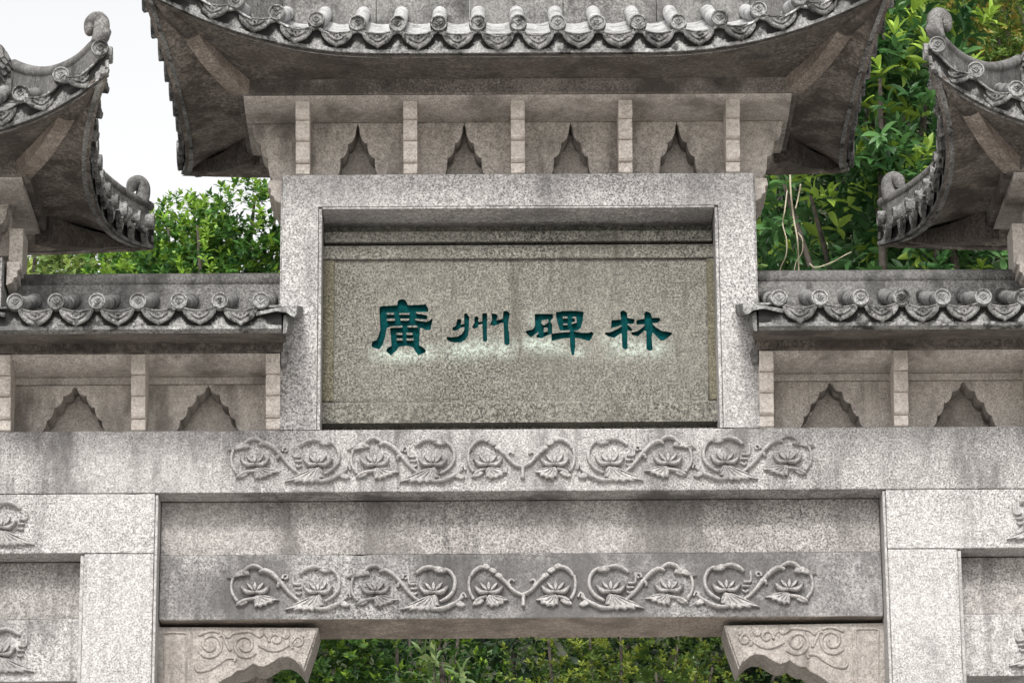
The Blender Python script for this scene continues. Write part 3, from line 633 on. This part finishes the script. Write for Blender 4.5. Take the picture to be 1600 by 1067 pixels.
for sx in (-1, 1):
    roof('side_roof', 'side roof with curled ridge horns, cut by the edge of the picture on the ' + ('left' if sx < 0 else 'right'), sx*2.64, .61, .715, 1.09, 6.548, .15, .60, .1475, .40, 3, .07, finial=True)
    # frame that carries the side roof
    fp = MB().box(sx*2.64-.61, sx*2.64+.61, .002, YB, 6.42, 6.548).build('side_frame', GRAN, gate, bevel=.004)
    for e in (-1, 1):
        x0, x1 = sorted((sx*2.64+e*.49, sx*2.64+e*.61)); MB().box(x0, x1, .002, YB, Z2+.002, 6.419).build('frame_post', GRAN, fp, bevel=.004)
    MB().box(sx*2.64-.488, sx*2.64+.488, .17, .3, Z2+.002, 6.418).build('back_panel', BOARD, fp)
# --- low roofs between the plaque frame and the side frames
def low_roof(sx):
    xa, xz = .931, 2.029; zL = 6.113; BH = .080; ye = -.40; zr = zL+BH+.222
    mx = lambda x: sx*x
    n = 12; e0, e1 = .908, 2.05
    def cv(x, nn=8, lift=0, s=1):
        y0 = YC-ye
        return [Vector((mx(x), YC-s*(y0*(1-k/nn)), zL+BH+(zr-zL-BH)*(.8*k/nn+.2*(k/nn)**2)+lift)) for k in range(nn+1)]
    body = MB()
    body.slab([[c[0].lerp(c[1], .6)]+c[1:] for c in (cv(x, 8, -.03) for x in (e0, e1))], .03)
    body.slab([[Vector((p.x, 2*YC-p.y, p.z)) for p in cv(x, 8, -.03)] for x in (xa+.002, xz-.002)], .03)
    rf = body.build('low_roof', TILE, gate, label='low tiled roof on the %s between the inscription frame and the side roof' % ('left' if sx < 0 else 'right'))
    # sloping soffit and eave boards
    yb_ = -.06; zs = 6.172
    b0, b1 = sorted((mx(e0), mx(e1)))
    MB().prism([(ye+.029, zL-.004), (yb_, zs-.004), (yb_, zs+.02), (ye+.051, zL+.03)], b0, b1, 'x').build('soffit', SOFF, rf)
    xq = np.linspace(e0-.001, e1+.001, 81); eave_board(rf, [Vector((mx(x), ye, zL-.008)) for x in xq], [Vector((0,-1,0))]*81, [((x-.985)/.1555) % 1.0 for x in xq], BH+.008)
    # tiles
    sp = .1555; xs = [.985+sp*k for k in range(7)]
    for x in xs:
        c = cv(x, 8, .030); MB().tube([c[0]+Vector((0,-.012,0))]+c[1:], .0298, 12).build('round_tile', TILE, rf, smooth=True)
        put('tile_end', DISC, rf, c[0]+Vector((0,-.022,-.004)), 0, random.uniform(-.12, .12))
    for x0, x1 in zip([.985-sp*.5]+xs, xs+[xs[-1]+.5*sp]):
        c0, c1 = cv(x0, 8, .010), cv(x1, 8, .010); full = abs(x1-x0) > sp*.9
        rows = [[c0[k].lerp(c1[k], q)+Vector((0, 0, -(.022 if full else .0)*(1-(2*q-1)**2))) for q in np.linspace(0, 1, 7)] for k in range(9)]
        rows.insert(0, [p+Vector((0,-.016,0)) for p in rows[0]])
        MB().slab(rows, .008).build('pan_tile', TILE, rf)
        if full:
            o = put('drip_tile', DRIP, rf, Vector((mx((x0+x1)/2), ye-.018, zL+BH+.004)), 0, random.uniform(-.02, .02)); o.location.z += random.gauss(0, .002); o.rotation_euler.y = random.gauss(0, .03); o.scale = (1.04, 1, random.uniform(.94, 1.06))
    # verge pieces that lap in front of the frames
    slope = (zr-zL-BH)/(YC-ye)*.9
    def shear(mb, y0, k=1.0):
        mb.v = [(x, y, z+(y-y0)*slope*k) for x, y, z in mb.v]; return mb
    for xe, dr in ((e0, -1), (e1, 1)):
        pts = [(.095,-.012),(.05,-.002),(.02,.004),(-.02,.006),(-.05,.012),(-.062,.014),(-.060,-.020),(-.052,-.034),(-.040,-.030),(-.02,-.016),(.02,-.010),(.06,-.020),(.095,-.028)]
        shear(MB().prism([(mx(xe+p[0]*(-dr) if dr > 0 else xe+p[0]), zL+BH+p[1]) for p in pts], ye-.024, -.004), ye).build('verge_tile', TILE, rf, bevel=.003)
        vp = [(0,.06),(-.016,.055),(-.020,.02),(-.014,-.012),(-.008,-.02),(0,-.02)]
        shear(MB().prism([(mx(xe+(p[0]+.006)*(-dr) if dr > 0 else xe+p[0]-.006), zL+p[1]) for p in vp], ye+.01, -.004), ye).build('verge_board', TILE, rf, bevel=.003)
        vp = [(0,.07),(-.006,.07),(-.014,.03),(-.030,-.0),(-.022,-.045),(0,-.05)]
        MB().prism([(mx(xe+.02+(p[0])*(-dr) if dr > 0 else xe+.02+p[0]), 6.13+p[1]) for p in vp], yb_+.004, -.004).build('verge_board', TILE, rf, bevel=.003)
    # ridge: band and rounded cap
    l0, l1 = sorted((mx(xa+.001), mx(xz-.001)))
    MB().box(l0, l1, YC-.045, YC+.045, zr-.06, 6.490).build('ridge_block', RIDGE, rf, bevel=.003)
    MB().tube([(l0, YC-.02, 6.512), (l1, YC-.02, 6.512)], .031, 14).build('ridge_cap', RIDGE, rf, smooth=True)
    # cornice, cove, moulding, cusped panels and brackets
    l0, l1 = sorted((mx(e0+.012), mx(e1-.012))); zc = 6.083; zb = 6.130
    MB().box(l0, l1, yb_, -.003, zb, zs+.012).build('cornice_band', SOFF, rf, bevel=.004)
    k0, k1 = sorted((mx(xa+.001), mx(xz-.001)))
    MB().box(k0, k1, -.002, 2*YC-yb_, zb+.001, zs+.0115).build('cornice_band', SOFF, rf)
    nn = 8; prof = [(yb_+.012+(.128-yb_-.012)*(1-math.cos(k/nn*math.pi/2))**.9, zb-.001-(zb-zc)*math.sin(k/nn*math.pi/2)) for k in range(nn+1)] + [(YC, zc), (YC, zb-.001)]
    MB().prism(prof, k0, k1, 'x').build('cove_moulding', COVEM, rf)
    MB().box(k0, k1, .100, .236, zc-.030, zc-.001).build('moulding_strip', COVEM, rf, bevel=.003)
    MB().box(k0, k1, .238, YC+.06, Z2+.001, zc-.001).build('back_wall', BEIGE, rf)
    for x in (.958, 1.480, 2.002):
        wing(rf, mx(x), Z2+.002, zc-.031, WINGL, .108, .228, k0, k1); fin(rf, mx(x), Z2+.002, zb-.002, out=.07)
for sx in (-1, 1): low_roof(sx)
# ------------------------------------------------------------------ hill, trees and hanging vines behind the gate
def leafmat(name, rough=.42, trans=.35):
    m = bpy.data.materials.new(name); m.use_nodes = True; t = m.node_tree; b = t.nodes['Principled BSDF']; b.inputs['Roughness'].default_value = rough
    b.inputs['Specular IOR Level'].default_value = .4
    a = t.nodes.new('ShaderNodeAttribute'); a.attribute_name = 'tint'
    tr = t.nodes.new('ShaderNodeBsdfTranslucent'); mx = t.nodes.new('ShaderNodeMixShader'); mx.inputs[0].default_value = trans
    t.links.new(a.outputs['Color'], b.inputs['Base Color']); t.links.new(a.outputs['Color'], tr.inputs['Color'])
    t.links.new(b.outputs[0], mx.inputs[1]); t.links.new(tr.outputs[0], mx.inputs[2]); t.links.new(mx.outputs[0], t.nodes['Material Output'].inputs[0]); return m
LEAF = leafmat('leaf')
BARK = stone('bark', (.03,.025,.02), (.10,.085,.07), scale=40, stain=.4, bump=1)
VINE = stone('pale_vine', (.28,.24,.17), (.45,.40,.30), scale=60, stain=.2)
hx = np.linspace(-60, 60, 61); hy = np.linspace(9, 90, 28); hill = MB()
hill.grid([[(x, y, -.4+9.6/(1+math.exp(-(y-10.8)*1.1))+.4*math.sin(x*.7)+max(0, min(9, (x-1.0)*4))/(1+math.exp(-(y-13.5)*1.1))) for x in hx] for y in hy])
HILL = stone('hill_soil', (.012,.015,.008), (.04,.05,.02), scale=3, stain=.3)
tag(hill.build('hill', HILL, smooth=True), 'dark wooded slope rising behind the trees', None, kind='structure')
LV = np.array([(0,0,0),(.22,.62,.03),(.22,-.62,.03),(.55,.85,.04),(.55,-.85,.04),(.35,0,-.02),(.72,0,-.05),(1,0,-.16),(.82,.5,-.02),(.82,-.5,-.02)], float)
LF = np.array([(0,5,1),(0,2,5),(1,5,3),(5,2,4),(5,6,3),(5,4,6),(3,6,8),(6,4,9),(6,7,8),(6,9,7)])
LV2 = np.array([(0,0,0),(.45,1,.03),(.45,-1,.03),(.5,0,-.04),(1,0,-.12)], float); LF2 = np.array([(0,3,1),(0,2,3),(3,4,1),(3,2,4)])
def rot_frames(ax, up):
    ax = ax/np.linalg.norm(ax, axis=1, keepdims=True); sd_ = np.cross(up, ax); sd_ /= np.linalg.norm(sd_, axis=1, keepdims=True)+1e-9
    return ax, sd_, np.cross(ax, sd_)
def foliage(lobes, ncl, per, L, W, cols, young, droop=.15, spread=1.0, shell=.55, seed=1):
    """sprays of leaves spread through a group of lobes; returns base, axis, side, normal, length, colour arrays"""
    g = np.random.default_rng(seed); lob = np.array(lobes, float); vol = lob[:, 3]**2; pick = g.choice(len(lob), ncl, p=vol/vol.sum())
    d = g.normal(size=(ncl, 3)); d /= np.linalg.norm(d, axis=1, keepdims=True)
    rad = lob[pick, 3]*np.clip(shell+(1-shell)*g.random(ncl)**.6+g.normal(0, .07, ncl), .1, 1.2)
    sq = np.array([1, 1, .85]); P0 = lob[pick, :3]+d*rad[:, None]*sq
    # uneven outline: push sprays in and out with a slow wobble, and leave holes
    wob = np.sin(P0[:, 0]*5.1+seed)*np.sin(P0[:, 2]*4.3+2*seed)*np.sin(P0[:, 1]*4.7); keep = wob > -.45+.25*g.random(ncl)
    P0, d, rad, pick = P0[keep], d[keep], rad[keep], pick[keep]; n = len(P0)
    ax = d*.8+np.array([0, 0, .55])+g.normal(0, .35, (n, 3)); ax, sd_, nr = rot_frames(ax, np.tile([.1, .3, 1.0], (n, 1)))
    isyoung = g.random(n) < young*(.4+1.2*np.clip(d[:, 2]*.5+.5, 0, 1))
    c0 = np.array(cols[0]); c1 = np.array(cols[1]); cy = np.array(cols[2]); mixv = g.random(n)[:, None]
    cc = c0+(c1-c0)*mixv; cc = np.where(isyoung[:, None], cy*(.8+.4*g.random(n)[:, None]), cc)
    B, A, N_, Ls, Cc = [], [], [], [], []
    for k in range(per):
        phi = 2.4*k+g.random(n)*.5; el = np.radians(15+60*(k+.5)/per)+g.normal(0, .18, n); t = (k/per)
        dirv = ax*np.sin(el)[:, None]+(sd_*np.cos(phi)[:, None]+nr*np.sin(phi)[:, None])*np.cos(el)[:, None]*spread
        dirv[:, 2] -= droop*(1-t); B.append(P0+ax*(L*.55*t)); A.append(dirv); N_.append(ax*.8+np.array([0, 0, .6])+g.normal(0, .15, (n, 3)))
        Ls.append(L*(.65+.5*g.random(n))*(1-.3*t)); Cc.append(cc*(.8+.4*g.random(n))[:, None])
    B = np.concatenate(B); A, s_, n_ = rot_frames(np.concatenate(A), np.concatenate(N_))
    return dict(b=B, a=A, s=s_, n=n_, l=np.concatenate(Ls), c=np.concatenate(Cc), W=W)
def leaf_mesh(F, sel, name, fine):
    V0, F0 = (LV, LF) if fine else (LV2, LF2)
    b, a, s_, n_, l, c = (F[k][sel] for k in ('b', 'a', 's', 'n', 'l', 'c')); n = len(b); k = len(V0)
    v = b[:, None]+l[:, None, None]*(V0[None, :, 0:1]*a[:, None]+V0[None, :, 1:2]*F['W']*s_[:, None]+V0[None, :, 2:3]*n_[:, None])
    f = (F0[None]+(np.arange(n)*k)[:, None, None]).reshape(-1, 3)
    me = bpy.data.meshes.new(name); me.from_pydata(v.reshape(-1, 3).tolist(), [], f.tolist())
    at = me.attributes.new('tint', 'FLOAT_COLOR', 'POINT'); cc = np.ones((n*k, 4), np.float32); cc[:, :3] = np.repeat(c, k, 0); at.data.foreach_set('color', cc.ravel())
    me.polygons.foreach_set('use_smooth', [True]*len(me.polygons)); me.materials.append(LEAF); return me
def unit_leaf(col, W):
    me = bpy.data.meshes.new('leaf'); v = LV.copy(); v[:, 1] *= W; me.from_pydata(v.tolist(), [], LF.tolist())
    at = me.attributes.new('tint', 'FLOAT_COLOR', 'POINT'); cc = np.ones((len(v), 4), np.float32); cc[:, :3] = col; at.data.foreach_set('color', cc.ravel())
    me.polygons.foreach_set('use_smooth', [True]*len(me.polygons)); me.materials.append(LEAF); return me
def in_view(p):
    q = (np.asarray(p)-np.array(CAM)) @ np.array(CM); return 800-FPX*q[:, 0]/q[:, 2], 533.5+FPX*q[:, 1]/q[:, 2]
def tree(name, label, cat, base, tr, lobes, fol, singles=0, windows=(), fine=False, group=None, limbs=True, seed=1):
    t = tag(empty(name, base), label, cat, group); bx, by, bz = base
    def part(o): o.parent = t; o.matrix_parent_inverse = Matrix.Translation((-bx, -by, -bz)); return o
    g = random.Random(seed); top = Vector(max(lobes, key=lambda q: q[3])[:3])
    path = smooth_path([(bx, by, bz), (bx+g.uniform(-.1, .1), by, bz+(top.z-bz)*.35), (bx+(top.x-bx)*.5+g.uniform(-.1, .1), by+(top.y-by)*.5, bz+(top.z-bz)*.7), tuple(top)], 5)
    part(MB().tube(path, [tr*(1-.75*i/(len(path)-1)) for i in range(len(path))], 9).build('trunk', BARK, smooth=True))
    st = Vector(path[int(len(path)*.62)])
    for q in lobes:
        c = Vector(q[:3])
        for k in range(2):
            e = c+Vector((g.uniform(-.6, .6), g.uniform(-.6, .6), g.uniform(.0, .7)))*q[3]; m_ = st.lerp(e, .5)+Vector((g.uniform(-.15, .15), g.uniform(-.15, .15), -.08))
            p = smooth_path([tuple(st), tuple(m_), tuple(e)], 5); part(MB().tube(p, [tr*.38*(1-.85*i/(len(p)-1)) for i in range(len(p))], 6).build('branch', BARK, smooth=True))
    F = foliage(lobes, seed=seed, **fol); n = len(F['b']); sel = np.ones(n, bool)
    if singles:
        X, Y_ = in_view(F['b']); vis = np.zeros(n, bool)
        for (x0, y0, x1, y1) in windows: vis |= (X > x0) & (X < x1) & (Y_ > y0) & (Y_ < y1)
        idx = np.where(vis)[0]; sc = F['l'][idx]*(1.3-.0*idx)-.12*(F['b'][idx, 1]-F['b'][idx, 1].min() if len(idx) else 0); idx = idx[np.argsort(-sc)][:singles]; sel[idx] = False
        pal = {}
        for i in idx:
            key = tuple(np.round(np.log(F['c'][i]+1e-3)*2.5)/2.5)
            if key not in pal: pal[key] = unit_leaf(F['c'][i], F['W'])
            o = bpy.data.objects.new('leaf', pal[key]); C.objects.link(o); o.parent = t
            M = Matrix((F['a'][i]*F['l'][i], F['s'][i]*F['l'][i], F['n'][i]*F['l'][i])).transposed().to_4x4(); M.translation = Vector(F['b'][i])-Vector(base); o.matrix_basis = M
    cr = part(link('crown', leaf_mesh(F, sel, 'crown', fine))); cr['kind'] = 'stuff'; return t
def lob(px, py, Y, r): p = on(px, py, Y); return (p.x, p.y, p.z, r)
# leaf colours are per spray: old leaf, mid leaf, young shoot
G_DARK, G_MID, G_YOUNG = (.012,.035,.010), (.035,.085,.018), (.17,.26,.03)
tree('broadleaf_tree', 'broad-leaved tree with yellow-green shoots filling the gap right of the central roof', 'tree', (2.2, 3.6, 0), .16,
     [lob(1400,170,3.0,.42), lob(1420,330,3.1,.40), lob(1340,60,3.4,.45), lob(1290,330,3.5,.45), lob(1480,400,3.3,.45), lob(1400,30,3.3,.45), lob(1380,600,3.4,.6)],
     dict(ncl=1000, per=8, L=.118, W=.20, cols=((.022,.075,.022),(.085,.19,.055),(.27,.40,.06)), young=.26, droop=.25), singles=300, windows=[(1330,0,1465,400),(1190,270,1380,425)], fine=True, seed=3)
tree('small_leaved_tree', 'fine-leaved tree with rusty green leaves above the right side roof', 'tree', (3.4, 5.6, 0), .14,
     [lob(1560,40,5.0,.42), lob(1500,70,5.2,.32), lob(1640,90,5.2,.6), lob(1600,-60,5.2,.6), lob(1580,150,5.3,.35)],
     dict(ncl=2600, per=7, L=.042, W=.24, cols=((.06,.12,.022),(.15,.22,.04),(.30,.24,.05)), young=.22), seed=5)
tree('dark_tree', 'dark evergreen tree deep behind the right-hand foliage', 'tree', (2.4, 7.5, 0), .2,
     [lob(1230,330,6.8,.9), lob(1400,120,7.4,1.2), lob(1560,300,7.2,1.1), lob(1300,-80,7.5,1.0), lob(1620,60,7.8,1.2), lob(1180,520,7.2,1.2), lob(1500,560,7.5,1.3)],
     dict(ncl=6500, per=7, L=.10, W=.22, cols=((.010,.032,.010),(.030,.075,.020),(.10,.17,.03)), young=.10, shell=.35), seed=8)
tree('bright_bush_tree', 'bright green tree peeping over the left low roof beside the inscription frame', 'tree', (-1.4, 4.4, 0), .13,
     [lob(395,355,4.1,.30), lob(300,375,4.3,.27), lob(250,390,4.6,.25), lob(430,330,4.3,.27), lob(345,440,4.2,.42), lob(240,470,4.4,.4), lob(440,470,4.3,.45)],
     dict(ncl=2600, per=7, L=.050, W=.28, cols=((.018,.062,.014),(.085,.20,.035),(.22,.37,.045)), young=.34), singles=300, windows=[(225,265,445,428)], fine=False, seed=11)
tree('pale_tree', 'pale far tree low above the ridge of the left low roof', 'tree', (-3.6, 13, 0), .2,
     [lob(150,430,12.5,.42), lob(90,445,12.7,.36), lob(210,440,12.5,.45), lob(20,480,13,.6), lob(140,520,12.8,.9)],
     dict(ncl=1500, per=7, L=.085, W=.25, cols=((.11,.18,.05),(.20,.28,.08),(.30,.38,.10)), young=.25), seed=14)
tree('leafy_tree', 'mid-green tree seen through the left half of the gate opening', 'tree', (-.9, 6, 0), .12,
     [lob(540,1040,5.4,.5), lob(640,1060,5.8,.45), lob(430,1080,5.6,.5), lob(560,1150,5.6,.6), lob(720,1090,6,.4)],
     dict(ncl=1900, per=7, L=.055, W=.27, cols=((.018,.055,.012),(.065,.14,.022),(.17,.28,.03)), young=.22, shell=.3), seed=17)
tree('long_leaved_plant', 'plant with long pale drooping leaves in the middle of the gate opening', 'plant', (-.35, 5, 0), .05,
     [lob(690,1035,4.8,.09), lob(715,1062,4.8,.08), lob(655,1070,4.9,.08)],
     dict(ncl=11, per=7, L=.115, W=.15, cols=((.10,.17,.06),(.18,.26,.09),(.26,.33,.13)), young=.2, droop=.5, shell=.2), singles=200, windows=[(600,990,800,1067)], fine=True, seed=19)
tree('yellow_green_tree', 'small-leaved yellow-green tree in the right half of the gate opening', 'tree', (.6, 6, 0), .11,
     [lob(910,1030,5.5,.42), lob(990,1060,5.8,.42), lob(1080,1045,6,.40), lob(930,1130,5.6,.5), lob(1170,1060,6,.45)],
     dict(ncl=1900, per=7, L=.042, W=.25, cols=((.03,.07,.013),(.10,.155,.025),(.22,.27,.04)), young=.28, shell=.3), seed=23)
tree('shade_tree', 'dark tree in deep shade behind the gate opening', 'tree', (0, 8.5, 0), .2,
     [lob(560,1030,8.5,.9), lob(830,1040,8.8,.9), lob(1100,1030,8.6,.9), lob(400,1000,8.5,.9), lob(1250,1000,8.5,.9)],
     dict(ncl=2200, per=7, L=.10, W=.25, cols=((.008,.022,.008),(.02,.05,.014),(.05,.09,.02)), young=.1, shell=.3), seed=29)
def vine(label, pts, Y, r, w0=0):
    p = [on(a, b, Y+d) for a, b, d in smooth_path(pts, 6)]
    k = len(p); o = MB().tube(p, [r*.75*(1-.35*i/(k-1)) for i in range(k)], 7).build('hanging_vine', VINE, smooth=True); tag(o, label, 'vine', 'pale vines hanging behind the frame')
vine('thickest pale vine hanging right of the inscription frame', [(1234,200,.2),(1235,290,0),(1240,340,.05),(1246,375,0),(1248,420,.1),(1247,470,.1)], 2.2, .006)
vine('wavy pale vine hanging nearest to the inscription frame', [(1230,298,.1),(1226,330,0),(1223,350,.03),(1229,375,0),(1228,400,.02),(1218,425,.1),(1215,470,.1)], 2.25, .0045)
vine('short pale vine curling off to the right of the thickest vine', [(1247,364,0),(1254,375,-.03),(1253,395,0),(1243,412,.03),(1240,440,.05)], 2.15, .0035)
vine('pale twig lying low over the right low roof', [(1265,412,0),(1275,418,0),(1300,410,.05),(1318,400,0),(1330,394,.1)], 2.3, .0045)
vine('straight pale twig slanting beside the thickest vine', [(1251,288,0),(1247,310,.03),(1243,326,0)], 2.1, .005)
